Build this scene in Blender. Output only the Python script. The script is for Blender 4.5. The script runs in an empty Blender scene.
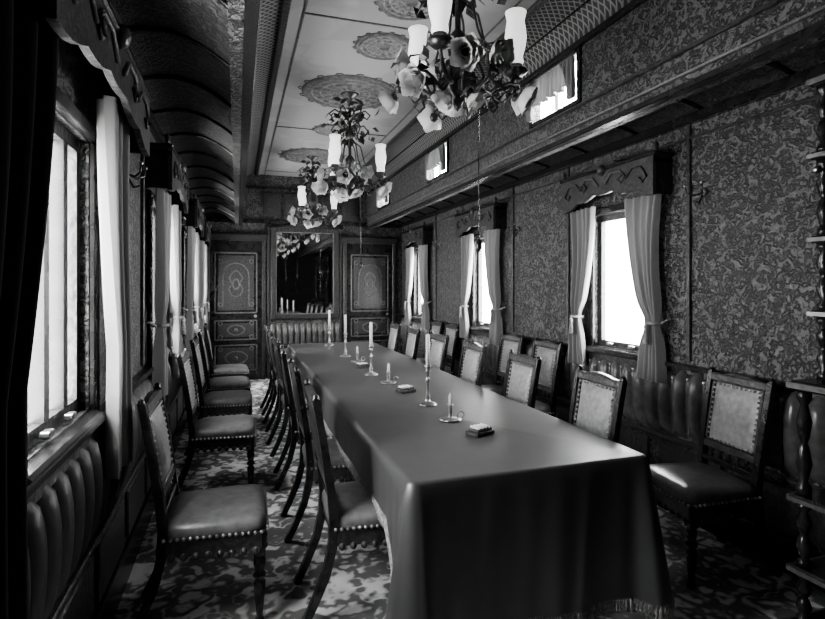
import bpy, math, random
from math import sin, cos, pi, sqrt, radians
from mathutils import Matrix, Vector
random.seed(4)
S = bpy.context.scene
try: S.view_settings.look = 'AgX - Medium High Contrast'
except Exception: pass

# ---------------------------------------------------------------- materials
def new_mat(name):
    m = bpy.data.materials.new(name); m.use_nodes = True
    nt = m.node_tree
    return m, nt, nt.nodes["Principled BSDF"]
def g(v): return (v, v, v, 1)
def plain(name, v, rough=.5, metal=0, noise=0.0, nscale=20, bump=0.0, spec=.5):
    m, nt, b = new_mat(name)
    b.inputs["Base Color"].default_value = g(v)
    b.inputs["Roughness"].default_value = rough
    b.inputs["Metallic"].default_value = metal
    b.inputs["Specular IOR Level"].default_value = spec
    if noise or bump:
        tc = nt.nodes.new("ShaderNodeTexCoord"); n = nt.nodes.new("ShaderNodeTexNoise")
        n.inputs["Scale"].default_value = nscale; n.inputs["Detail"].default_value = 5
        nt.links.new(tc.outputs["Object"], n.inputs["Vector"])
        r = nt.nodes.new("ShaderNodeValToRGB")
        r.color_ramp.elements[0].position = .3; r.color_ramp.elements[1].position = .7
        r.color_ramp.elements[0].color = g(v*(1-noise)); r.color_ramp.elements[1].color = g(min(1, v*(1+noise)))
        nt.links.new(n.outputs["Fac"], r.inputs["Fac"]); nt.links.new(r.outputs["Color"], b.inputs["Base Color"])
        if bump:
            bp = nt.nodes.new("ShaderNodeBump"); bp.inputs["Strength"].default_value = bump
            bp.inputs["Distance"].default_value = .01
            nt.links.new(n.outputs["Fac"], bp.inputs["Height"]); nt.links.new(bp.outputs["Normal"], b.inputs["Normal"])
    return m
def floral(name, c1, c2, scale, rough, bump, freq=16, distort=.55, lo=.35, hi=.65, spec=.5, patch=0):
    m, nt, b = new_mat(name)
    N = nt.nodes.new; L = nt.links.new
    tc = N("ShaderNodeTexCoord"); mp = N("ShaderNodeVectorMath"); mp.operation = 'SCALE'
    mp.inputs["Scale"].default_value = scale
    L(tc.outputs["Object"], mp.inputs[0])
    n = N("ShaderNodeTexNoise"); n.inputs["Scale"].default_value = 1.3; n.inputs["Detail"].default_value = 2
    L(mp.outputs[0], n.inputs["Vector"])
    sc = N("ShaderNodeVectorMath"); sc.operation = 'SCALE'; sc.inputs["Scale"].default_value = distort*2
    L(n.outputs["Color"], sc.inputs[0])
    ad = N("ShaderNodeVectorMath"); ad.operation = 'ADD'
    L(mp.outputs[0], ad.inputs[0]); L(sc.outputs[0], ad.inputs[1])
    v = N("ShaderNodeTexVoronoi"); v.inputs["Scale"].default_value = 1.0
    L(ad.outputs[0], v.inputs["Vector"])
    mu = N("ShaderNodeMath"); mu.operation = 'MULTIPLY'; mu.inputs[1].default_value = freq
    L(v.outputs["Distance"], mu.inputs[0])
    si = N("ShaderNodeMath"); si.operation = 'SINE'; L(mu.outputs[0], si.inputs[0])
    ma = N("ShaderNodeMath"); ma.operation = 'MULTIPLY_ADD'; ma.inputs[1].default_value = .5; ma.inputs[2].default_value = .5
    L(si.outputs[0], ma.inputs[0])
    r = N("ShaderNodeValToRGB"); r.color_ramp.elements[0].position = lo; r.color_ramp.elements[1].position = hi
    r.color_ramp.elements[0].color = g(c1); r.color_ramp.elements[1].color = g(c2)
    L(ma.outputs[0], r.inputs["Fac"])
    col = r.outputs["Color"]
    if patch:
        n2 = N("ShaderNodeTexNoise"); n2.inputs["Scale"].default_value = patch; n2.inputs["Detail"].default_value = 3
        L(tc.outputs["Object"], n2.inputs["Vector"])
        r2 = N("ShaderNodeValToRGB"); r2.color_ramp.elements[0].position=.4; r2.color_ramp.elements[1].position=.6
        r2.color_ramp.elements[0].color=g(.6); r2.color_ramp.elements[1].color=g(1)
        L(n2.outputs["Fac"], r2.inputs["Fac"])
        mx = N("ShaderNodeMix"); mx.data_type='RGBA'; mx.blend_type='MULTIPLY'; mx.inputs[0].default_value=1
        L(col, mx.inputs[6]); L(r2.outputs["Color"], mx.inputs[7]); col = mx.outputs[2]
    L(col, b.inputs["Base Color"])
    bp = N("ShaderNodeBump"); bp.inputs["Strength"].default_value = bump; bp.inputs["Distance"].default_value = .006
    L(ma.outputs[0], bp.inputs["Height"]); L(bp.outputs["Normal"], b.inputs["Normal"])
    b.inputs["Roughness"].default_value = rough
    b.inputs["Specular IOR Level"].default_value = spec
    return m
def lattice(name, c1, c2, scale):
    m, nt, b = new_mat(name); N = nt.nodes.new; L = nt.links.new
    tc = N("ShaderNodeTexCoord"); sx = N("ShaderNodeSeparateXYZ"); L(tc.outputs["Object"], sx.inputs[0])
    outs = []
    for sg in (1, -1):
        a = N("ShaderNodeMath"); a.operation = 'MULTIPLY_ADD'; a.inputs[1].default_value = sg
        L(sx.outputs["X"], a.inputs[0]); L(sx.outputs["Y"], a.inputs[2])
        k = N("ShaderNodeMath"); k.operation = 'MULTIPLY'; k.inputs[1].default_value = scale; L(a.outputs[0], k.inputs[0])
        s = N("ShaderNodeMath"); s.operation = 'SINE'; L(k.outputs[0], s.inputs[0])
        ab = N("ShaderNodeMath"); ab.operation = 'ABSOLUTE'; L(s.outputs[0], ab.inputs[0]); outs.append(ab)
    mn = N("ShaderNodeMath"); mn.operation = 'MINIMUM'
    L(outs[0].outputs[0], mn.inputs[0]); L(outs[1].outputs[0], mn.inputs[1])
    r = N("ShaderNodeValToRGB"); r.color_ramp.elements[0].position = .3; r.color_ramp.elements[1].position = .45
    r.color_ramp.elements[0].color = g(c2); r.color_ramp.elements[1].color = g(c1)
    L(mn.outputs[0], r.inputs["Fac"]); L(r.outputs["Color"], b.inputs["Base Color"])
    b.inputs["Roughness"].default_value = .5
    return m
WOOD = plain("dark_wood", .016, .26, noise=.5, nscale=14)
WOODC = plain("carved_wood", .04, .3, noise=.6, nscale=40, bump=.6)
RELIEF = plain("carved_relief", .09, .35, noise=.5, nscale=40, bump=.4)
GLINT = plain("glint_edge", .16, .25, .5, noise=.3, nscale=30)  # lighter edge strips: reflected glints on the shelves put into the colour
WALLP = floral("embossed_leather_wall", .025, .13, 23, .36, 1.0, freq=11, distort=.9, lo=.3, hi=.8)
DECKP = floral("deck_covering", .04, .10, 23, .36, .8, freq=11, distort=.9, lo=.3, hi=.8)
CEIL = floral("painted_ceiling", .33, .38, 1.6, .5, .05, freq=7, distort=.8)
CEILD = plain("ceiling_ornament", .12, .45, noise=.5, nscale=30, bump=.5)
CEILM = plain("ceiling_relief", .24, .45, noise=.4, nscale=30)
CARPET = floral("floral_carpet", .22, .9, 6.0, .95, .3, freq=9, distort=1.0, lo=.15, hi=.75, spec=.1, patch=2.6)
GRILLE = lattice("pierced_lattice", .015, .22, 60)
LEATH = plain("seat_leather", .15, .28, noise=.25, nscale=25, bump=.15)
LEATHB = plain("back_leather", .24, .36, noise=.3, nscale=30, bump=.2)
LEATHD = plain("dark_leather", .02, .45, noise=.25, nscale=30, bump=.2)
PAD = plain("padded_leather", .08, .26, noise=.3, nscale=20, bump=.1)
NAIL = plain("brass_nail", .5, .3, 1)
BRASS = plain("brass", .35, .32, .9, noise=.3, nscale=60)
BRONZE = plain("bronze", .09, .35, .8, noise=.4, nscale=60)
CLOTH = plain("velvet_tablecloth", .065, .42, noise=.12, nscale=6, spec=.9)
FRINGE = plain("fringe", .28, .8, noise=.5, nscale=80)
WHITE = plain("candle_wax", .75, .5)
MIRROR = plain("mirror_glass", .8, .02, 1)
def fabric(name, v, tr):
    m, nt, b = new_mat(name); N = nt.nodes.new
    b.inputs["Base Color"].default_value = g(v); b.inputs["Roughness"].default_value = .9
    b.inputs["Specular IOR Level"].default_value = .15
    t = N("ShaderNodeBsdfTranslucent"); t.inputs[0].default_value = g(v)
    mx = N("ShaderNodeMixShader"); mx.inputs[0].default_value = tr
    o = nt.nodes["Material Output"]
    nt.links.new(b.outputs[0], mx.inputs[1]); nt.links.new(t.outputs[0], mx.inputs[2]); nt.links.new(mx.outputs[0], o.inputs[0])
    return m
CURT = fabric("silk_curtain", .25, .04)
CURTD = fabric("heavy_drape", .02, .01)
LACE = fabric("lace", .22, .10)
def glass():
    m, nt, b = new_mat("window_glass"); N = nt.nodes.new
    t = N("ShaderNodeBsdfTransparent"); t.inputs[0].default_value = g(.95)
    gl = N("ShaderNodeBsdfGlossy"); gl.inputs["Roughness"].default_value = .02
    mx = N("ShaderNodeMixShader"); mx.inputs[0].default_value = .05
    nt.links.new(t.outputs[0], mx.inputs[1]); nt.links.new(gl.outputs[0], mx.inputs[2])
    nt.links.new(mx.outputs[0], nt.nodes["Material Output"].inputs[0]); return m
GLASS = glass()
m, nt, b = new_mat("opal_glass"); b.inputs["Base Color"].default_value = g(.85); b.inputs["Roughness"].default_value = .25
b.inputs["Emission Color"].default_value = g(1); b.inputs["Emission Strength"].default_value = 1.0; OPAL = m
m, nt, b = new_mat("rose_glass"); b.inputs["Base Color"].default_value = g(.6); b.inputs["Roughness"].default_value = .35
ROSE = m

# ---------------------------------------------------------------- mesh builder
class MB:
    def __init__(s): s.v=[]; s.f=[]; s.mi=[]; s.sm=[]; s.mats=[]; s.M=Matrix.Identity(4)
    def mid(s, m):
        if m not in s.mats: s.mats.append(m)
        return s.mats.index(m)
    def add(s, vs, fs, m, smooth=False):
        o=len(s.v); s.v += [tuple(s.M @ Vector(p)) for p in vs]; k=s.mid(m)
        for f in fs: s.f.append([i+o for i in f]); s.mi.append(k); s.sm.append(smooth)
    def box(s, c, d, m, R=None, bev=0.0):
        x,y,z=[a/2 for a in d]
        if bev>0 and min(x,y,z)>bev*1.05:
            vs=[]; b=bev
            for sx in(-1,1):
                for sy in(-1,1):
                    for sz in(-1,1):
                        vs += [(sx*x,sy*(y-b),sz*(z-b)),(sx*(x-b),sy*y,sz*(z-b)),(sx*(x-b),sy*(y-b),sz*z)]
            def id(a,b_,c_,k): return ((a*2+b_)*2+c_)*3+k
            fs=[]
            for a in(0,1): fs.append([id(a,0,0,0),id(a,1,0,0),id(a,1,1,0),id(a,0,1,0)])
            for a in(0,1): fs.append([id(0,a,0,1),id(1,a,0,1),id(1,a,1,1),id(0,a,1,1)])
            for a in(0,1): fs.append([id(0,0,a,2),id(1,0,a,2),id(1,1,a,2),id(0,1,a,2)])
            for a in(0,1):
                for e in(0,1):
                    fs.append([id(a,e,0,0),id(a,e,1,0),id(a,e,1,1),id(a,e,0,1)])
                    fs.append([id(a,0,e,0),id(a,1,e,0),id(a,1,e,2),id(a,0,e,2)])
                    fs.append([id(0,a,e,1),id(1,a,e,1),id(1,a,e,2),id(0,a,e,2)])
                    for h in(0,1): fs.append([id(a,e,h,0),id(a,e,h,1),id(a,e,h,2)])
        else:
            vs=[(sx*x,sy*y,sz*z) for sx in(-1,1) for sy in(-1,1) for sz in(-1,1)]
            fs=[[0,1,3,2],[4,6,7,5],[0,4,5,1],[2,3,7,6],[0,2,6,4],[1,5,7,3]]
        if R is None: vs=[(c[0]+p[0],c[1]+p[1],c[2]+p[2]) for p in vs]
        else: vs=[tuple(R@Vector(p)+Vector(c)) for p in vs]
        s.add(vs,fs,m)
    def lathe(s, prof, c, m, seg=14, R=None, ruffle=0, rn=5):
        vs=[];n=len(prof)
        for i,(r,z) in enumerate(prof):
            for k in range(seg):
                a=2*pi*k/seg
                rr=r*(1+ruffle*(i/(n-1))*sin(rn*a))
                p=Vector((rr*cos(a),rr*sin(a),z))
                if R: p=R@p
                vs.append((c[0]+p.x,c[1]+p.y,c[2]+p.z))
        fs=[[i*seg+k,i*seg+(k+1)%seg,(i+1)*seg+(k+1)%seg,(i+1)*seg+k] for i in range(n-1) for k in range(seg)]
        if ruffle==0: fs += [[k for k in range(seg)][::-1],[(n-1)*seg+k for k in range(seg)]]
        s.add(vs,fs,m,True)
    def tube(s, path, rad, m, seg=6, flat=1.0, square=False):
        P=[Vector(p) for p in path]; n=len(P)
        if not isinstance(rad,(list,tuple)): rad=[rad]*n
        vs=[]; up=None
        for i in range(n):
            t=(P[min(i+1,n-1)]-P[max(i-1,0)]).normalized()
            if up is None:
                up=Vector((0,1,0)) if abs(t.y)<.9 else Vector((0,0,1))
            a=(up - t*up.dot(t)).normalized(); b_=t.cross(a); up=a
            for k in range(seg):
                an=2*pi*(k+(.5 if square else 0))/seg
                q=P[i]+a*cos(an)*rad[i]*flat+b_*sin(an)*rad[i]; vs.append(tuple(q))
        fs=[[i*seg+k,i*seg+(k+1)%seg,(i+1)*seg+(k+1)%seg,(i+1)*seg+k] for i in range(n-1) for k in range(seg)]
        fs += [list(range(seg))[::-1],[(n-1)*seg+k for k in range(seg)]]
        s.add(vs,fs,m,not square)
    def ball(s,c,r,m,seg=8,rz=None):
        rz=rz or r; n=6
        s.lathe([(max(.0001,r*sin(pi*i/n)),-rz*cos(pi*i/n)) for i in range(n+1)],c,m,seg)
    def grid(s, fn, nu, nv, m, smooth=True):
        vs=[fn(i/nu,j/nv) for i in range(nu+1) for j in range(nv+1)]
        fs=[[i*(nv+1)+j,(i+1)*(nv+1)+j,(i+1)*(nv+1)+j+1,i*(nv+1)+j+1] for i in range(nu) for j in range(nv)]
        s.add(vs,fs,m,smooth)
    def prism(s, pts, off, m):  # pts polygon 3D, off vector
        n=len(pts); o=Vector(off)
        vs=[tuple(p) for p in pts]+[tuple(Vector(p)+o) for p in pts]
        fs=[list(range(n))[::-1],list(range(n,2*n))]+[[i,(i+1)%n,n+(i+1)%n,n+i] for i in range(n)]
        s.add(vs,fs,m)
    def torus(s,c,R,r,m,axis='z',seg=24,sc=(1,1)):
        vs=[];k2=6
        for i in range(seg):
            a=2*pi*i/seg
            for j in range(k2):
                b_=2*pi*j/k2; rr=R+r*cos(b_)
                u,v,w=rr*cos(a)*sc[0],rr*sin(a)*sc[1],r*sin(b_)
                p={'z':(u,v,w),'x':(w,u,v),'y':(u,w,v)}[axis]
                vs.append((c[0]+p[0],c[1]+p[1],c[2]+p[2]))
        fs=[[i*k2+j,((i+1)%seg)*k2+j,((i+1)%seg)*k2+(j+1)%k2,i*k2+(j+1)%k2] for i in range(seg) for j in range(k2)]
        s.add(vs,fs,m,True)
    def mesh(s,name):
        me=bpy.data.meshes.new(name); me.from_pydata(s.v,[],s.f)
        for m in s.mats: me.materials.append(m)
        me.polygons.foreach_set("material_index",s.mi); me.polygons.foreach_set("use_smooth",s.sm)
        me.update(); 
        import bmesh
        bm=bmesh.new(); bm.from_mesh(me); bmesh.ops.recalc_face_normals(bm,faces=bm.faces); bm.to_mesh(me); bm.free()
        return me
    def obj(s,name,loc=(0,0,0),rz=0):
        return place(s.mesh(name),name,loc,rz)
def place(me,name,loc=(0,0,0),rz=0):
    o=bpy.data.objects.new(name,me); o.location=loc; o.rotation_euler=(0,0,rz)
    S.collection.objects.link(o); return o

# ---------------------------------------------------------------- dimensions
XL,XR=-.55,2.75; Y0,Y1=-1.8,9.05; ZW=2.6
CL,CR=.03,2.12       # clerestory walls
EL,ER=.30,1.82       # flat ceiling edges
ZC=3.3
LWIN=[2.03,4.25,6.5,8.3]; RWIN=[3.39,5.7,8.0]
WHL,WHR,WB,WT=.36,.30,1.02,2.06
CWIN=[3.3,5.6,7.9]

def side_wall(name, x, dirx, wins, b_, t, hw, z0, z1, m, th=.1):
    M=MB(); cx=x-dirx*th/2
    ys=[Y0-.1]
    for w in wins:
        M.box((cx,(ys[-1]+w-hw)/2,(z0+z1)/2),(th,w-hw-ys[-1],z1-z0),m)
        M.box((cx,w,(z0+b_)/2),(th,2*hw,b_-z0),m); M.box((cx,w,(t+z1)/2),(th,2*hw,z1-t),m)
        ys.append(w+hw)
    M.box((cx,(ys[-1]+Y1+.1)/2,(z0+z1)/2),(th,Y1+.1-ys[-1],z1-z0),m)
    return M.obj(name)
side_wall("wall_left",XL,1,LWIN,WB,WT,WHL,0,ZW+.05,WALLP)
side_wall("wall_right",XR,-1,RWIN,WB,WT,WHR,0,ZW+.05,WALLP)
side_wall("wall_clerestory_left",CL,1,CWIN,2.72,3.02,.28,2.46,3.12,WALLP,.06)
side_wall("wall_clerestory_right",CR,-1,CWIN,2.72,3.02,.28,2.46,3.12,WALLP,.06)
M=MB(); M.box(((XL+XR)/2,Y1+.06,1.7),(XR-XL+.3,.12,3.5),WALLP); M.obj("wall_back")
M=MB(); M.box(((XL+XR)/2,Y0-.06,1.7),(XR-XL+.3,.12,3.5),WALLP); M.obj("wall_front")
M=MB(); M.box(((XL+XR)/2,(Y0+Y1)/2,-.05),(XR-XL+.3,Y1-Y0+.3,.1),CARPET); M.obj("floor")
# ceiling: flat + coves + lower decks
M=MB(); yl=Y1-Y0+.2; yc=(Y0+Y1)/2
M.box(((EL+ER)/2,yc,ZC+.03),(ER-EL,yl,.06),CEIL)
for (xa,xb) in ((CL,EL),(CR,ER)):
    def f(u,v,xa=xa,xb=xb):
        return (xa+(xb-xa)*(1-cos(v*pi/2)) , Y0-.1+u*yl, 3.1+(ZC-3.1)*sin(v*pi/2))
    M.grid(f,1,8,GRILLE)
    def f2(u,v,xa=xa,xb=xb):
        return (xa+(xb-xa)*v-.06*(1 if xa>1 else -1)*-1*(1-v) , Y0-.1+u*yl, 3.1+(ZC+.07-3.1)*v+.03)
    M.grid(f2,1,1,WOOD)
M.obj("ceiling")
M=MB()
for xa,xb in ((CL,XL),(CR,XR)):
    def dz(v): return 2.47+.13*v+.10*sin(pi*v)
    def f(u,v,xa=xa,xb=xb): return (xa+(xb-xa)*v, Y0-.1+u*yl, dz(v))
    M.grid(f,1,12,DECKP)
    def f(u,v,xa=xa,xb=xb): return (xa+(xb-xa)*1.1*v, Y0-.1+u*yl, dz(v)+.1)
    M.grid(f,1,12,WOOD)
    y=Y0+.4
    while y<Y1:
        M.tube([(xa+(xb-xa)*v/10,y,dz(v/10)-.004) for v in range(11)],.014,WOOD)
        y+=.575
M.obj("ceiling_lower_deck")
# longitudinal mouldings
k=0
def trim(x,z,w,h,m=WOOD):
    global k; k+=1
    M=MB(); M.box((x,yc,z),(w,Y1-Y0,h),m,bev=.006)
    return M.obj("trim_%d"%k)
for x,d in ((CL,1),(CR,-1)):
    trim(x+d*.02,2.475,.06,.035); trim(x+d*.012,2.67,.03,.02,WOODC); trim(x+d*.015,3.07,.035,.04); trim(x+d*.01,2.55,.02,.012,BRASS)
for x in (EL,ER): trim(x,ZC-.012,.05,.03,WOODC); 
for x in (EL+.12,ER-.12): trim(x,ZC-.003,.012,.008,CEILD)
for x,d in ((XL,1),(XR,-1)):
    trim(x+d*.025,2.555,.05,.06); trim(x+d*.01,2.44,.018,.02,WOODC); trim(x+d*.03,.985,.06,.03,WOOD); trim(x+d*.015,.49,.03,.03,WOODC)
for nm,x,d in (("baseboard_left",XL,1),("baseboard_right",XR,-1)):
    M=MB(); M.box((x+d*.012,yc,.09),(.024,Y1-Y0,.18),WOOD,bev=.006); M.obj(nm)
# vertical battens
M=MB()
for x,d,ws in ((XL,1,LWIN),(XR,-1,RWIN)):
    for w in ws:
        for s_ in (-.66,.66):
            if w+s_<Y1-.05: M.box((x+d*.01,w+s_,1.78),(.02,.028,1.52),WOODC,bev=.004)
M.obj("trim_%d"%(k+1))
# dado lower panelling and tufted pads
for nm,x,d in (("tufted_dado_left",XL,1),("tufted_dado_right",XR,-1)):
    M=MB(); W=.125; ys=Y0+.03; n=int((Y1-.06-ys)/W); 
    def f(u,v,x=x,d=d):
        y=ys+u*n*W; s_=abs(sin(pi*(y-ys)/W+.0001)); zz=.52+v*(.385+.05*s_)
        pr=min(1,sin(pi*min(1,max(0,v)))**.35) if 0<v<1 else 0
        pr*=.8+.2*v
        return (x+d*(.006+.070*s_**.6*pr), y, zz)
    M.grid(f,n*10,10,LEATHD if d>0 else PAD)  # left dado takes darker leather: shade of the backlit side put into colour
    for i in range(1,n):
        if d<0: M.ball((x+d*.018,ys+i*W,.90),.012,NAIL,6)
    y=Y0+.33
    while y<Y1-.3:
        M.box((x+d*.014,y,.33),(.016,.5,.24),WOODC,bev=.006); y+=.6
    M.obj(nm)

# ---------------------------------------------------------------- windows
def window(n,x,d,yc_,WH,mull=()):
    M=MB(); o=x-d*.05
    M.box((x+d*.012,yc_-WH-.03,(WB+WT)/2),(.03,.06,WT-WB+.12),WOOD,bev=.008)
    M.box((x+d*.012,yc_+WH+.03,(WB+WT)/2),(.03,.06,WT-WB+.12),WOOD,bev=.008)
    M.box((x+d*.012,yc_,WT+.03),(.03,2*WH,.06),WOOD,bev=.008)
    M.box((x+d*.02,yc_,WB-.02),(.07,2*WH+.16,.03),WOOD,bev=.01)   # sill
    M.box((x+d*.015,yc_,WB-.08),(.03,2*WH+.1,.08),WOODC,bev=.01)
    for s_ in(-1,1): M.box((o,yc_+s_*(WH-.022),(WB+WT)/2),(.04,.044,WT-WB),WOODC)
    for z in(WB+.025,WT-.025): M.box((o,yc_,z),(.04,2*WH-.088,.05),WOODC)
    for q in mull:
        M.box((o,yc_+q,(WB+WT)/2),(.05,.05,WT-WB-.1),WOOD)
    M.box((o-d*.01,yc_,(WB+WT)/2),(.004,2*WH-.09,WT-WB-.1),GLASS)
    for s_ in(-.12,.12): M.box((x+d*.0,yc_+s_,WB+.03),(.03,.05,.02),BRASS,bev=.004)
    M.obj("window_%d"%n)
n=0
for y in LWIN: n+=1; window(n,XL,1,y,WHL,(-.04,.16))
for y in RWIN: n+=1; window(n,XR,-1,y,WHR)
for x,d in ((CL,1),(CR,-1)):
    for y in CWIN:
        n+=1; M=MB(); zb,zt=2.72,3.02
        for s_ in(-1,1): M.box((x+d*.008,y+s_*.30,2.87),(.02,.04,.36),WOOD,bev=.005)
        for z in(zb-.02,zt+.02): M.box((x+d*.008,y,z),(.02,.56,.04),WOOD,bev=.005)
        M.box((x-d*.03,y,2.87),(.004,.56,.30),GLASS)
        M.box((x-d*.02,y,2.87),(.02,.02,.30),WOOD)
        M.obj("window_%d"%n)
        M=MB()
        def f(u,v,x=x,d=d,y=y): return (x+d*(.040+.020*sin(u*75)), y-.29+.58*u, 3.0-.17*v-.025*abs(sin(u*18))*v)
        M.grid(f,140,2,LACE); M.tube([(x+d*.040,y-.31,3.005),(x+d*.040,y+.31,3.005)],.006,BRASS)
        for s_ in (-1,1):
            def f(u,v,x=x,d=d,y=y,s_=s_): return (x+d*(.040+.018*sin(u*40)), y+s_*(.29-(.15-.09*sin(pi*v*.6))*u), 3.0-.27*v)
            M.grid(f,50,6,LACE)
        M.obj("lace_curtain")

def curtain(x,d,yc_,zb,mat_,s_,wi=.18,wo=.50,zt=2.12,tie_z=1.25,amt=1.0,pull=.17):
        M=MB()
        def f(u,v):
            z=zt+(zb-zt)*v; tt=(zt-tie_z)/(zt-zb)
            if v<tt:
                k_=v/tt; k2=k_**1.6; inner=wi+pull*k2
            else:
                k_=(v-tt)/(1-tt); inner=wi+pull-.05*k_
            outer=wo-.04*sin(pi*v/tt) if v<tt else wo+.02*(v-tt)/(1-tt)
            pinch=amt*math.exp(-((v-tt)/.07)**2)
            mid=(wo+wi+pull)/2; 
            inner+=(mid-.04-inner)*pinch*.8; outer+=(mid+.04-outer)*pinch*.8
            y=yc_+s_*(inner+(outer-inner)*u)
            amp=.028*(1-.5*pinch)
            return (x+d*(.085+amp*sin(u*2*pi*4.5+v*1.3)+.012*sin(u*23)), y, z)
        M.grid(f,60,26,mat_)
        my=yc_+s_*(wo+wi+pull)/2
        if amt>.5:
            M.torus((x+d*.085,my,tie_z),.05,.012,FRINGE,'z',14,(.9,.9))
            M.tube([(x+d*.02,yc_+s_*(wo+.02),tie_z+.03),(x+d*.07,yc_+s_*(wo-.02),tie_z)],.008,FRINGE)
            M.lathe([(.004,.06),(.016,.04),(.012,.02),(.02,-.08),(.001,-.08)],(x+d*.14,my,tie_z-.06),FRINGE,8)
        M.obj("curtain")
def valance(x,d,yc_,W=.52):
    M=MB()
    pts=[]
    N=20
    for i in range(N+1):
        u=i/N; y=yc_-W+2*W*u; pts.append((x+d*.14,y,2.36+.07*math.exp(-((u-.5)/.16)**2)+ (.02 if (u<.1 or u>.9) else 0)))
    for i in range(N+1):
        u=1-i/N; y=yc_-W+2*W*u; pts.append((x+d*.14,y,2.20-.10*abs(2*u-1)**1.5-.02*abs(sin(u*pi*5))))
    M.prism(pts,(d*.025,0,0),WOODC)
    for s_ in(-1,1): M.box((x+d*.075,yc_+s_*(W-.012),2.24),(.13,.024,.26),WOOD)
    M.box((x+d*.08,yc_,2.33),(.15,2*W,.02),WOOD)
    M.box((x+d*.09,yc_,2.37),(.17,2*W+.05,.028),WOOD,bev=.008)
    for s_ in (-1,1):
        M.tube([(x+d*.17,yc_+s_*W*q,2.27+zz) for q,zz in ((.08,-.02),(.2,.05),(.38,.05),(.5,0),(.42,-.04),(.34,-.01),(.42,.02))],.009,RELIEF)
        M.tube([(x+d*.17,yc_+s_*W*q,2.25+zz) for q,zz in ((.5,0),(.62,.06),(.8,.05),(.9,-.02),(.82,-.05),(.76,-.02))],.008,WOODC)
    M.lathe([(.001,-.045),(.03,-.03),(.038,0),(.03,.03),(.001,.045)],(x+d*.165,yc_,2.36),WOODC,10)
    for s_ in(-1,1): M.lathe([(.02,0),(.012,.02),(.02,.04),(.001,.07)],(x+d*.14,yc_+s_*W,2.385),WOODC,8)
    M.obj("window_valance")
for i,y in enumerate(LWIN):
    if i==0:
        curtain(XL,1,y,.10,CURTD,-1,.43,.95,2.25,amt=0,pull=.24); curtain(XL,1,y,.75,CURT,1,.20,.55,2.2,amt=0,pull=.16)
        valance(XL,1,y+.05,.68)
    else:
        for s_ in(-1,1): curtain(XL,1,y,.78,CURT,s_,.22,.56)
        valance(XL,1,y,.58)
for y in RWIN:
    for s_ in(-1,1): curtain(XR,-1,y,.86,CURT,s_)
    valance(XR,-1,y)

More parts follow.
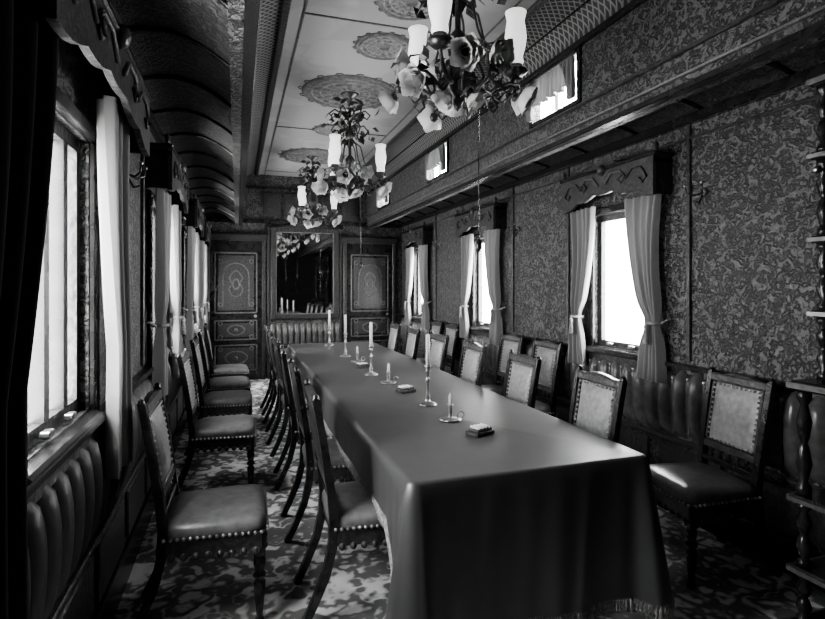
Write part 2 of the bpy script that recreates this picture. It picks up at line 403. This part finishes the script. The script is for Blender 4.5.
# ---------------------------------------------------------------- chair
def chair_mesh():
    M=MB()
    def hw(x): return .205+.03*(x+.21)/.42   # half width at x
    for s_ in(-1,1):
        M.prism([(-.2,s_*(hw(-.2)-.0),.345),(.2,s_*hw(.2),.345),(.2,s_*hw(.2),.42),(-.2,s_*hw(-.2),.42)],(0,-s_*.025,0),WOODC)
        for i in range(8):
            x=-.17+i*.049; M.ball((x,s_*(hw(x)+.002),.343),.017,WOODC,6)
    M.box((.205,0,.382),(.025,.45,.075),WOODC,bev=.005); M.box((-.195,0,.382),(.025,.38,.075),WOODC,bev=.005)
    for i in range(9): M.ball((.212,-.19+i*.0475,.343),.017,WOODC,6)
    def sup(t,p):
        c_=cos(t); s_=sin(t); return (abs(c_)**p*(1 if c_>=0 else -1), abs(s_)**p*(1 if s_>=0 else -1))
    rings=[(1.0,.415),(1.035,.43),(1.035,.455),(.98,.475),(.8,.490),(.5,.500),(.2,.503)]
    vs=[];SG=32
    for r,z in rings:
        for k_ in range(SG):
            a,b_=sup(2*pi*k_/SG,.35); x=.215*a*r; vs.append((x,(.205+.03*(x+.21)/.42)*b_*r,z))
    fs=[[i*SG+j,i*SG+(j+1)%SG,(i+1)*SG+(j+1)%SG,(i+1)*SG+j] for i in range(len(rings)-1) for j in range(SG)]
    fs+= [list(range(SG))[::-1],[(len(rings)-1)*SG+j for j in range(SG)]]
    M.add(vs,fs,LEATH,True)
    for i in range(16):
        y=-.225+i*.03; M.ball((.224,y,.424),.008,NAIL,5)
        x=-.2+i*.0265
        for s_ in(-1,1): M.ball((x,s_*(hw(x)+.010),.424),.008,NAIL,5)
    prof=[(.014,0),(.020,.01),(.020,.025),(.013,.04),(.017,.07),(.024,.16),(.026,.19),(.016,.205),(.028,.215),(.028,.225),(.017,.24),(.026,.265),(.026,.29),(.02,.30),(.024,.31)]
    for s_ in(-1,1):
        M.lathe(prof,(.19,s_*.205,0),WOOD,12); M.box((.19,s_*.205,.36),(.05,.05,.11),WOOD,bev=.005)
    for s_ in(-1,1):
        path=[(-.34,s_*.185,0),(-.29,s_*.187,.10),(-.24,s_*.19,.22),(-.212,s_*.19,.34),(-.205,s_*.19,.46),(-.22,s_*.195,.60),(-.25,s_*.2,.80),(-.285,s_*.205,1.0)]
        M.tube(path,[.024,.024,.026,.028,.028,.025,.023,.021],WOOD,4,1,True)
        M.lathe([(.016,0),(.021,.006),(.012,.012),(.015,.02),(.001,.028)],(-.287,s_*.205,.998),WOOD,10)
    # back rails follow slope
    def bx(z): return -.22-.065*(z-.6)/.4
    sl=Matrix.Rotation(-math.atan(.1625),3,'Y')
    M.box((bx(.975)+.002,0,.975),(.034,.385,.045),WOODC,sl,bev=.006)
    M.prism([(bx(1.0)-.012,-.17,.99),(bx(1.0)-.012,-.07,1.008),(bx(1.0)-.012,0,1.014),(bx(1.0)-.012,.07,1.008),(bx(1.0)-.012,.17,.99)],(.024,0,0),WOODC)
    M.box((bx(.60),0,.60),(.03,.37,.04),WOODC,sl,bev=.006)
    for s_ in(-1,1): M.box((bx(.79),s_*.168,.79),(.026,.02,.34),WOODC,sl,bev=.004)
    for sd in (1,-1):
        def f(u,v):
            z=.625+.325*v; y=-.155+.31*u; e=(sin(pi*u)*sin(pi*v))**.35 if 0<u<1 and 0<v<1 else 0
            return (bx(z)+sd*(.004+.024*e), y, z)
        M.grid(f,12,12,LEATHB if sd>0 else LEATHD)
    for i in range(11):
        for z in(.632,.942): M.ball((bx(z)+.014,-.15+i*.03,z),.007,NAIL,5)
    for i in range(1,11):
        z=.632+i*.0285
        for s_ in(-1,1): M.ball((bx(z)+.014,s_*.152,z),.007,NAIL,5)
    M.box((-.205,0,.52),(.022,.37,.03),WOOD,bev=.005)
    for i in range(5):
        M.lathe([(.006,.53),(.012,.545),(.006,.557),(.012,.57),(.006,.585)],(-.212,-.12+i*.06,0),WOOD,8)
    return M.mesh("dining_chair")
CH=chair_mesh()
TY=[2.58,3.42,4.26,5.10,5.94,6.70]
for y in TY:
    place(CH,"dining_chair",(.62,y,0),radians(random.uniform(-3,3)))
    place(CH,"dining_chair",(1.66,y,0),pi+radians(random.uniform(-3,3)))
for y in (2.70,4.28,5.35,6.2,7.2): place(CH,"dining_chair",(-.09,y,0),radians(random.uniform(-2,2)))
for y,a in ((2.30,-6),(4.2,0),(4.85,0),(6.45,0),(7.0,0)): place(CH,"dining_chair",(2.35,y,0),pi+radians(a))

# ---------------------------------------------------------------- table
TX0,TX1,TY0,TY1=.62,1.71,1.93,7.05
M=MB()
M.box(((TX0+TX1)/2,(TY0+TY1)/2,.73),(TX1-TX0-.02,TY1-TY0-.02,.035),WOOD,bev=.006)
M.box(((TX0+TX1)/2,(TY0+TY1)/2,.665),(.5,TY1-TY0-.5,.09),WOOD)
for y in (2.25,4.5,6.8):
    for x in (.98,1.32):
        M.lathe([(.03,0),(.045,.03),(.03,.06),(.04,.12),(.055,.35),(.035,.40),(.05,.45),(.05,.62)],(x,y,0),WOOD,12)
M.obj("dining_table")
M=MB()
def perim():
    pts=[]; r=.03; 
    def seg(p,q,nrm,n_):
        for i in range(n_):
            t_=i/n_; pts.append(((p[0]+(q[0]-p[0])*t_,p[1]+(q[1]-p[1])*t_),nrm))
    def cor(c,a0):
        for i in range(14):
            a=a0+pi/2*i/14; pts.append(((c[0]+r*cos(a),c[1]+r*sin(a)),(cos(a),sin(a))))
    seg((TX0+r,TY0),(TX1-r,TY0),(0,-1),100); cor((TX1-r,TY0+r),-pi/2)
    seg((TX1,TY0+r),(TX1,TY1-r),(1,0),300); cor((TX1-r,TY1-r),0)
    seg((TX1-r,TY1),(TX0+r,TY1),(0,1),60); cor((TX0+r,TY1-r),pi/2)
    seg((TX0,TY1-r),(TX0,TY0+r),(-1,0),300); cor((TX0+r,TY0+r),pi)
    return pts
PP=perim(); n_=len(PP)
def sst(a,b_,x): 
    t_=max(0,min(1,(x-a)/(b_-a))); return t_*t_*(3-2*t_)
def zbot(p): 
    e=min(p[1]-TY0,TY1-p[1]); return .16+.355*sst(.03,.30,e)
vs=[]
NV=14
acc=0; prev=PP[0][0]; arc=[]
for p,nn in PP:
    acc+=math.dist(p,prev); prev=p; arc.append(acc)
for j in range(3+NV):
    for i,(p,nn) in enumerate(PP):
        if j==0: o=-.012; z=.760
        elif j==1: o=.002; z=.757
        elif j==2: o=.008; z=.748
        else:
            t_=(j-2)/NV; zb_=zbot(p); z=.748+(zb_-.748)*t_
            dpt=(.748-z)
            cx=min(abs(p[0]-TX0),abs(p[0]-TX1)); cy=min(abs(p[1]-TY0),abs(p[1]-TY1)); cd=sqrt(cx*cx+cy*cy)
            cor_=math.exp(-(cd/.09)**2)
            end = 1 if abs(nn[1])>.5 else .25
            s1=arc[i]
            wav=.014*sin(s1*12+.7)+.014*(1-2*abs(sin(s1*7+1+dpt*.8))**.6)+.006*sin(s1*43+3*dpt)
            o=.014+dpt*(.02+.13*cor_)+min(1,dpt*2.4)*wav*end*(1-.5*cor_)+.012*sin(cd*55)*math.exp(-(cd/.2)**2)*dpt*2
        vs.append((p[0]+nn[0]*o,p[1]+nn[1]*o,z))
fs=[[j*n_+i,j*n_+(i+1)%n_,(j+1)*n_+(i+1)%n_,(j+1)*n_+i] for j in range(2+NV) for i in range(n_)]
fs.append(list(range(n_)))
M.add(vs,fs,CLOTH,True)
base=(2+NV)*n_
for i in range(0,n_):
    q=vs[base+i]; q2=vs[base+(i+1)%n_]; L_=math.dist(q,q2); c_=max(1,int(L_/.010)) if min(q[1]-TY0,TY1-q[1])<.5 else 1
    for a in range(c_):
        t_=a/c_; x,y,z=[q[e]+(q2[e]-q[e])*t_ for e in range(3)]
        M.tube([(x,y,z+.006),(x+random.uniform(-.005,.005),y+random.uniform(-.005,.005),z-.025),(x,y,z-.055)],[.003,.007,.005],FRINGE,4)
TC=M.obj("tablecloth")

# table things
def candlestick(h):
    M=MB()
    M.lathe([(.058,0),(.058,.006),(.045,.012),(.02,.022),(.012,.035),(.018,.05),(.010,.07),(.009,.13),(.017,.15),(.010,.165),(.010,h*.45),(.02,h*.47),(.014,h*.49),(.018,h*.53),(.024,h*.55),(.013,h*.56)],(0,0,0),BRASS,16)
    M.lathe([(.013,h*.55),(.0125,h*.985),(.004,h)],(0,0,0),WHITE,12)
    M.tube([(0,0,h),(0,0,h+.012)],.001,WOOD,4)
    return M.mesh("candlestick")
CS=candlestick(.44)
for x,y in ((1.13,3.17),(1.06,4.38),(1.08,5.6),(1.1,6.75)): place(CS,"candlestick",(x,y,.761))
M=MB()
M.lathe([(.06,0),(.064,.006),(.05,.009),(.012,.012),(.009,.03),(.014,.05),(.008,.07),(.018,.085),(.012,.09)],(0,0,0),BRASS,16)
M.lathe([(.010,.085),(.010,.135),(.003,.15)],(0,0,0),WHITE,10); M.torus((.06,0,.025),.02,.004,BRASS,'y',12)
CB=M.mesh("chamber_candlestick")
for x,y in ((1.12,2.77),(1.10,3.98),(1.12,5.2)): place(CB,"chamber_candlestick",(x,y,.761))
M=MB()
M.box((0,0,.010),(.12,.085,.02),WOODC,bev=.003)
M.box((0,0,.026),(.10,.07,.012),PAD,bev=.002)
for i in range(4): M.tube([(-.035+i*.022,-.03,.037),(-.035+i*.022,.03,.037)],.007,WHITE,6)
AT=M.mesh("cigarette_box")
for x,y in ((1.155,2.46),(1.12,3.6),(1.08,4.8)): place(AT,"cigarette_box",(x,y,.761),radians(20))

# ---------------------------------------------------------------- chandeliers
def rose(M,c,sc,R):
    for q,(s0,rn,ru,h) in enumerate(((1,5,.16,0),(.80,5,.16,.006),(.60,4,.18,.012),(.38,3,.2,.016))):
        s1=s0*sc
        M.lathe([(.012*s1,-.008*sc),(.038*s1,.0),(.054*s1,.018*sc),(.060*s1,.036*sc+h*sc),(.068*s1,.046*sc+h*sc)],c,ROSE,20,R@Matrix.Rotation(q*.7,3,'Z'),ru,rn)
    M.lathe([(.001,-.02*sc),(.02*sc,-.012*sc),(.034*sc,.006*sc)],c,BRONZE,8,R)
def leaf(M,b0,dv,nrm,w=.02):
    b0=Vector(b0); dv=Vector(dv); sd=dv.cross(Vector(nrm)).normalized()*w; up=sd.cross(dv).normalized()*.008
    M.add([tuple(b0),tuple(b0+dv*.45+sd+up),tuple(b0+dv),tuple(b0+dv*.45-sd+up),tuple(b0+dv*.5)],[[0,1,4],[1,2,4],[2,3,4],[3,0,4]],BRONZE)
def chandelier_mesh():
    M=MB()   # origin at hub ; ceiling at +.74
    M.lathe([(.005,.74),(.09,.735),(.07,.71),(.03,.69),(.014,.66),(.014,.40),(.03,.38),(.045,.35),(.03,.31),(.014,.29),(.014,.16),(.04,.13),(.055,.09),(.03,.05),(.016,.02),(.05,-.02),(.075,-.06),(.07,-.10),(.035,-.14),(.012,-.16),(.025,-.18),(.018,-.21),(.001,-.23)],(0,0,0),BRONZE,18)
    chim=[(.032,0),(.038,.02),(.034,.045),(.046,.09),(.053,.14),(.047,.19),(.042,.22),(.052,.26)]
    for k_ in range(3):
        a=radians(-8+120*k_); c_,s_=cos(a),sin(a)
        P=lambda r,z:(r*c_,r*s_,z)
        M.tube([P(.04,-.06),P(.10,-.12),P(.17,-.13),P(.25,-.10),P(.285,-.05),P(.29,-.02)],[.013,.012,.011,.010,.009,.009],BRONZE,6)
        M.tube([P(.10,-.12),P(.13,-.05),P(.10,.02),P(.06,.0),P(.07,-.04)],.007,BRONZE,5)
        M.lathe([(.01,-.05),(.03,-.045),(.06,-.02),(.055,-.012),(.034,0),(.034,.012)],P(.29,.0),BRONZE,12)
        M.lathe(chim,P(.29,.008),OPAL,16)
    for k_ in range(9):
        a=radians(12+40*k_); c_,s_=cos(a),sin(a); rr=(.36,.24,.30)[k_%3]; zz=(-.10,-.03,-.17)[k_%3]
        P=lambda r,z,c_=c_,s_=s_:(r*c_,r*s_,z)
        M.tube([P(.05,-.08),P(.12,-.16),P(.20,-.12),P(rr-.06,zz+.06),P(rr-.01,zz+.05),P(rr,zz+.01)],[.009,.009,.008,.007,.006,.006],BRONZE,6)
        M.tube([P(.20,-.12),P(.24,-.17),P(.21,-.20),P(.18,-.18),P(.19,-.15)],.006,BRONZE,5)
        rose(M,P(rr,zz),1.0,Matrix.Rotation(a,3,'Z')@Matrix.Rotation(radians(105+random.uniform(-25,25)),3,'Y'))
        for q in range(8):
            r=.08+.035*q; z=-.10+.06*random.uniform(-1,1)
            leaf(M,P(r,z),Vector((random.uniform(-1,1),random.uniform(-1,1),random.uniform(-.6,1))).normalized()*random.uniform(.05,.08),(c_,s_,.3))
    for k_ in range(6):
        a=radians(52+60*k_); P=lambda r,z:(r*cos(a),r*sin(a),z)
        M.tube([P(.02,.30),P(.10,.24),P(.13,.12),P(.17,.03),P(.14,-.02)],.006,BRONZE,5)
        M.tube([P(.014,.36),P(.06,.42),P(.13,.44),P(.17,.39),P(.14,.34),P(.10,.36),P(.115,.39)],.007,BRONZE,5)
        M.tube([P(.014,.48),P(.07,.54),P(.14,.58),P(.19,.54),P(.16,.50),P(.13,.52)],.007,BRONZE,5)
        for q in range(12):
            leaf(M,P(.03+.018*q,.33+.05*random.uniform(-1,6)),Vector((random.uniform(-1,1),random.uniform(-1,1),random.uniform(-1,1))).normalized()*.09,(cos(a),sin(a),.3),.026)
        rose(M,P(.15,.02),.55,Matrix.Rotation(a,3,'Z')@Matrix.Rotation(1.0,3,'Y'))
    for k_ in range(3):
        a=radians(80+120*k_); rose(M,(.07*cos(a),.07*sin(a),-.17),.85,Matrix.Rotation(a,3,'Z')@Matrix.Rotation(2.4,3,'Y'))
    M.tube([(.10,-.02,-.12),(.10,-.02,-.85)],.0025,WOOD,4); M.lathe([(.002,.03),(.014,.01),(.014,-.02),(.002,-.04)],(.10,-.02,-.86),WOOD,8)
    return M.mesh("chandelier")
CD=chandelier_mesh()
CHY=(2.38,4.97,7.55)
for y in CHY: place(CD,"chandelier",(1.0,y,2.56))
def medallion(r):
    M=MB()
    M.lathe([(r,0),(r,-.006),(r*.95,-.018),(r*.90,-.006),(.01,-.006)],(0,0,0),CEILD,40)
    for R_ in (.80,.62,.42,.22): M.torus((0,0,-.008),r*R_,.008,CEILM,'z',36)
    for k_ in range(16):
        a=2*pi*k_/16
        for R_,s_ in ((.71,.065),(.51,.055),(.32,.04)):
            M.M=Matrix.Translation((r*R_*cos(a),r*R_*sin(a),-.006))@Matrix.Rotation(a,4,'Z')
            M.torus((0,0,0),r*s_*1.0,.006,CEILM,'z',10,(1.3,.8)); M.ball((0,0,0),r*.03,CEILM,6,.008)
        M.M=Matrix.Translation((r*1.02*cos(a),r*1.02*sin(a),-.001))@Matrix.Rotation(a,4,'Z')
        M.torus((0,0,0),r*.05,.006,CEILD,'z',10,(1.0,1.3))
    M.M=Matrix.Identity(4)
    return M.mesh("ceiling_medallion")
MM=medallion(.44); MS=medallion(.22)
for y in CHY: place(MM,"ceiling_medallion",(1.0,y,ZC))
for y in (3.25,3.92,6.2): place(MS,"ceiling_medallion",(1.05,y,ZC))
M=MB()
for y in (1.2,3.6,6.25,8.7): M.box(((EL+ER)/2,y,ZC-.004),(ER-EL-.24,.012,.008),CEILD)
M.obj("trim_%d"%(k+2))

# ---------------------------------------------------------------- end wall
yw=Y1
def door(n,x0,x1):
    M=MB(); xc=(x0+x1)/2; w=x1-x0; H=2.22
    M.box((xc,yw-.02,H/2),(w-.12,.04,H),WOOD,bev=.006)
    for x in(x0+.03,x1-.03): M.box((x,yw-.03,H/2),(.06,.06,H),WOODC,bev=.008)
    M.box((xc,yw-.035,H+.05),(w+.04,.07,.10),WOODC,bev=.01); M.box((xc,yw-.05,H+.11),(w+.08,.10,.025),WOOD,bev=.006)
    def panel(zc,h):
        hw_=w/2-.14
        for s_ in(-1,1): M.box((xc+s_*hw_,yw-.046,zc),(.022,.016,h),RELIEF,bev=.004); 
        for s_ in(-1,1): M.box((xc,yw-.046,zc+s_*h/2),(2*hw_,.016,.022),RELIEF,bev=.004)
        M.box((xc,yw-.042,zc),(2*hw_-.08,.014,h-.08),WOODC,bev=.005)
        if h>.5:   # carved arch with cartouche
            M.tube([(xc+hw_*.62*cos(a*pi/12),yw-.05,zc+.12+hw_*.62*sin(a*pi/12)) for a in range(13)],.012,RELIEF)
            for s_ in(-1,1):
                M.box((xc+s_*hw_*.62,yw-.05,zc-.13),(.022,.014,.5),RELIEF)
                M.tube([(xc+s_*q,yw-.05,zc+zz) for q,zz in ((0,-.22),(.06,-.2),(.11,-.1),(.06,-.02),(.10,.08),(.05,.16),(0,.2))],.010,RELIEF)
            M.torus((xc,yw-.05,zc-.02),.06,.010,RELIEF,'y',16,(.8,1.3))
        else:
            M.torus((xc,yw-.05,zc),min(hw_*.55,h*.32),.012,RELIEF,'y',28,(1.3,.8))
            M.ball((xc,yw-.05,zc),.03,RELIEF,8)
        for s_ in(-1,1):
            for t_ in(-1,1):
                M.torus((xc+s_*hw_*.75,yw-.05,zc+t_*h*.36),.03,.008,RELIEF,'y',14)
    panel(1.55,.95); panel(.80,.30); panel(.36,.40)
    M.lathe([(.01,0),(.01,.03),(.025,.04),(.02,.06),(.001,.065)],(x1-.16,yw-.04,1.02),BRASS,10,Matrix.Rotation(pi/2,3,'X'))
    M.obj("door_%d"%n)
door(1,-.47,.44); door(2,1.70,2.62)
M=MB()
mx0,mx1,mz0,mz1=.56,1.58,1.0,2.42
M.box(((mx0+mx1)/2,yw-.02,(mz0+mz1)/2),(mx1-mx0-.1,.02,mz1-mz0-.1),MIRROR)
for x in(mx0,mx1): M.box((x,yw-.035,(mz0+mz1)/2),(.09,.06,mz1-mz0),WOODC,bev=.012)
for z in(mz0,mz1): M.box(((mx0+mx1)/2,yw-.036,z),(mx1-mx0+.1,.065,.09),WOODC,bev=.012)
for x in(mx0+.045,mx1-.045): M.box((x,yw-.05,(mz0+mz1)/2),(.012,.03,mz1-mz0-.1),BRASS)
for z in(mz0+.045,mz1-.045): M.box(((mx0+mx1)/2,yw-.05,z),(mx1-mx0-.1,.03,.012),BRASS)
for i in range(9):
    x=mx0+.06+i*(mx1-mx0-.12)/8; M.torus((x,yw-.07,mz1),.028,.006,BRONZE,'y',12)
M.prism([((mx0+mx1)/2-.4,yw-.03,mz1+.04),((mx0+mx1)/2-.2,yw-.03,mz1+.09),((mx0+mx1)/2,yw-.03,mz1+.12),((mx0+mx1)/2+.2,yw-.03,mz1+.09),((mx0+mx1)/2+.4,yw-.03,mz1+.04)],(0,-.03,0),WOODC)
M.obj("wall_mirror")
M=MB()
def f(u,v):
    x=.5+1.14*u; s_=abs(sin(pi*(x-.5)/.095)); return (x,yw-.06-.07*sqrt(s_)*(sin(pi*v)**.4 if 0<v<1 else 0),.5+.36*v+.03*s_*v)
M.grid(f,96,8,PAD)
M.box((1.07,yw-.03,.68),(1.16,.05,.40),WOOD); 
M.box((1.07,yw-.27,.33),(1.16,.45,.14),WOODC,bev=.01); 
M.box((1.07,yw-.27,.44),(1.14,.44,.10),LEATH,bev=.03)
for x in(.55,1.59):
    for y in(yw-.1,yw-.45): M.lathe([(.02,0),(.03,.1),(.02,.2),(.03,.27)],(x,y,0),WOOD,8)
M.obj("settee")
M=MB()
for x in(.485,1.655):
    M.box((x,yw-.025,1.25),(.05,.05,2.5),WOODC,bev=.008); M.box((x,yw-.04,2.48),(.08,.08,.05),WOOD,bev=.01)
M.box(((XL+XR)/2,yw-.03,2.54),(XR-XL-.1,.06,.06),WOOD,bev=.01)
M.box(((CL+CR)/2,yw-.02,3.08),(CR-CL-.1,.04,.04),WOOD,bev=.008)
for i in range(5): 
    xx=EL+.12+i*.32; M.box((xx+.12,yw-.015,2.82),(.28,.03,.38),WOODC,bev=.008); M.box((xx+.12,yw-.03,2.82),(.2,.012,.30),WOODC,bev=.004)
M.obj("trim_%d"%(k+3))

# ---------------------------------------------------------------- coat hooks
def hook(x,d,y,z):
    x+=d*.002
    M=MB(); M.lathe([(.03,0),(.028,.012),(.01,.018)],(x,y,z),BRASS,10,Matrix.Rotation(d*pi/2,3,'Y'))
    for s_ in(-1,1):
        M.tube([(x+d*.01,y,z),(x+d*.05,y+s_*.03,z-.02),(x+d*.08,y+s_*.06,z),(x+d*.085,y+s_*.065,z+.04)],.006,BRONZE); M.ball((x+d*.085,y+s_*.065,z+.045),.011,BRASS,6)
    M.tube([(x+d*.01,y,z-.01),(x+d*.04,y,z-.07),(x+d*.07,y,z-.06)],.006,BRONZE)
    M.obj("coat_hook")
for y in (2.62,4.93,7.2): hook(XR,-1,y,2.08)
for y in (3.1,5.4): hook(XL,1,y,2.08)

# ---------------------------------------------------------------- etagere on the near right
M=MB()
ex0,ex1,ey0,ey1=2.24,2.66,.75,1.70
for z,t_ in ((.06,.05),(.30,.03),(.60,.03),(1.08,.04),(1.38,.03),(1.70,.03),(2.06,.03),(2.38,.04)):
    ins=.12 if z>1.1 else 0
    M.box(((ex0+ex1)/2+ins/2,(ey0+ey1)/2,z),(ex1-ex0-ins,ey1-ey0,t_),WOOD,bev=.01)
    M.box((ex0+ins-.004,(ey0+ey1)/2,z),(.012,ey1-ey0,t_*.6),GLINT); M.box(((ex0+ex1)/2+ins/2,ey1+.004,z),(ex1-ex0-ins,.012,t_*.6),WOODC)
M.box(((ex0+ex1)/2-.04,(ey0+ey1)/2,.045),(ex1-ex0+.08,ey1-ey0+.06,.05),WOODC,bev=.012)
M.box((ex0-.085,(ey0+ey1)/2,.045),(.012,ey1-ey0+.06,.03),GLINT)
zs=[.085,.285,.315,.585,.615,1.06,1.10,1.365,1.395,1.685,1.715,2.045,2.075,2.36]
for a in range(0,14,2):
    z0,z1=zs[a],zs[a+1]; h=z1-z0
    for x in((ex0+.04 if z0<1.09 else ex0+.16),ex1-.04):
        for y in(ey0+.04,ey1-.04):
            M.lathe([(.028,z0),(.028,z0+h*.08),(.014,z0+h*.14),(.03,z0+h*.3),(.02,z0+h*.45),(.012,z0+h*.5),(.02,z0+h*.55),(.03,z0+h*.7),(.014,z0+h*.86),(.028,z0+h*.92),(.028,z1)],(x,y,0),WOOD,12)
M.box((ex1-.01,(ey0+ey1)/2,1.2),(.02,ey1-ey0,2.3),WOOD)
for x in(ex0+.04,ex1-.04):
    for y in(ey0+.04,ey1-.04): M.lathe([(.02,0),(.032,.012),(.02,.036)],(x,y,0),WOOD,10)
M.ball((ex0+.13,ey1-.03,2.0),.016,NAIL,10)
M.obj("etagere")

# ---------------------------------------------------------------- light
w=bpy.data.worlds.new("world"); S.world=w; w.use_nodes=True
bg=w.node_tree.nodes["Background"]; bg.inputs[0].default_value=(1,1,1,1); bg.inputs[1].default_value=52
def portal(x,y,z,sy,sz,d):
    l=bpy.data.lights.new("window_portal",'AREA'); l.shape='RECTANGLE'; l.size=sz; l.size_y=sy; l.cycles.is_portal=True
    o=bpy.data.objects.new("window_portal",l); o.location=(x,y,z); o.rotation_euler=(0,-d*pi/2,0); S.collection.objects.link(o)
for y in LWIN: portal(XL-.11,y,(WB+WT)/2,2*WHL,WT-WB,1)
for y in RWIN: portal(XR+.11,y,(WB+WT)/2,2*WHR,WT-WB,-1)
for y in CWIN: portal(CL-.07,y,2.87,.56,.3,1); portal(CR+.07,y,2.87,.56,.3,-1)

cam=bpy.data.cameras.new("camera"); co=bpy.data.objects.new("camera",cam); S.collection.objects.link(co); S.camera=co
co.location=(0,0,1.5); co.rotation_euler=(pi/2,0,-radians(18)); cam.sensor_width=36; cam.lens=540/825*36
cam.shift_y=-23.5/825; cam.clip_start=.02
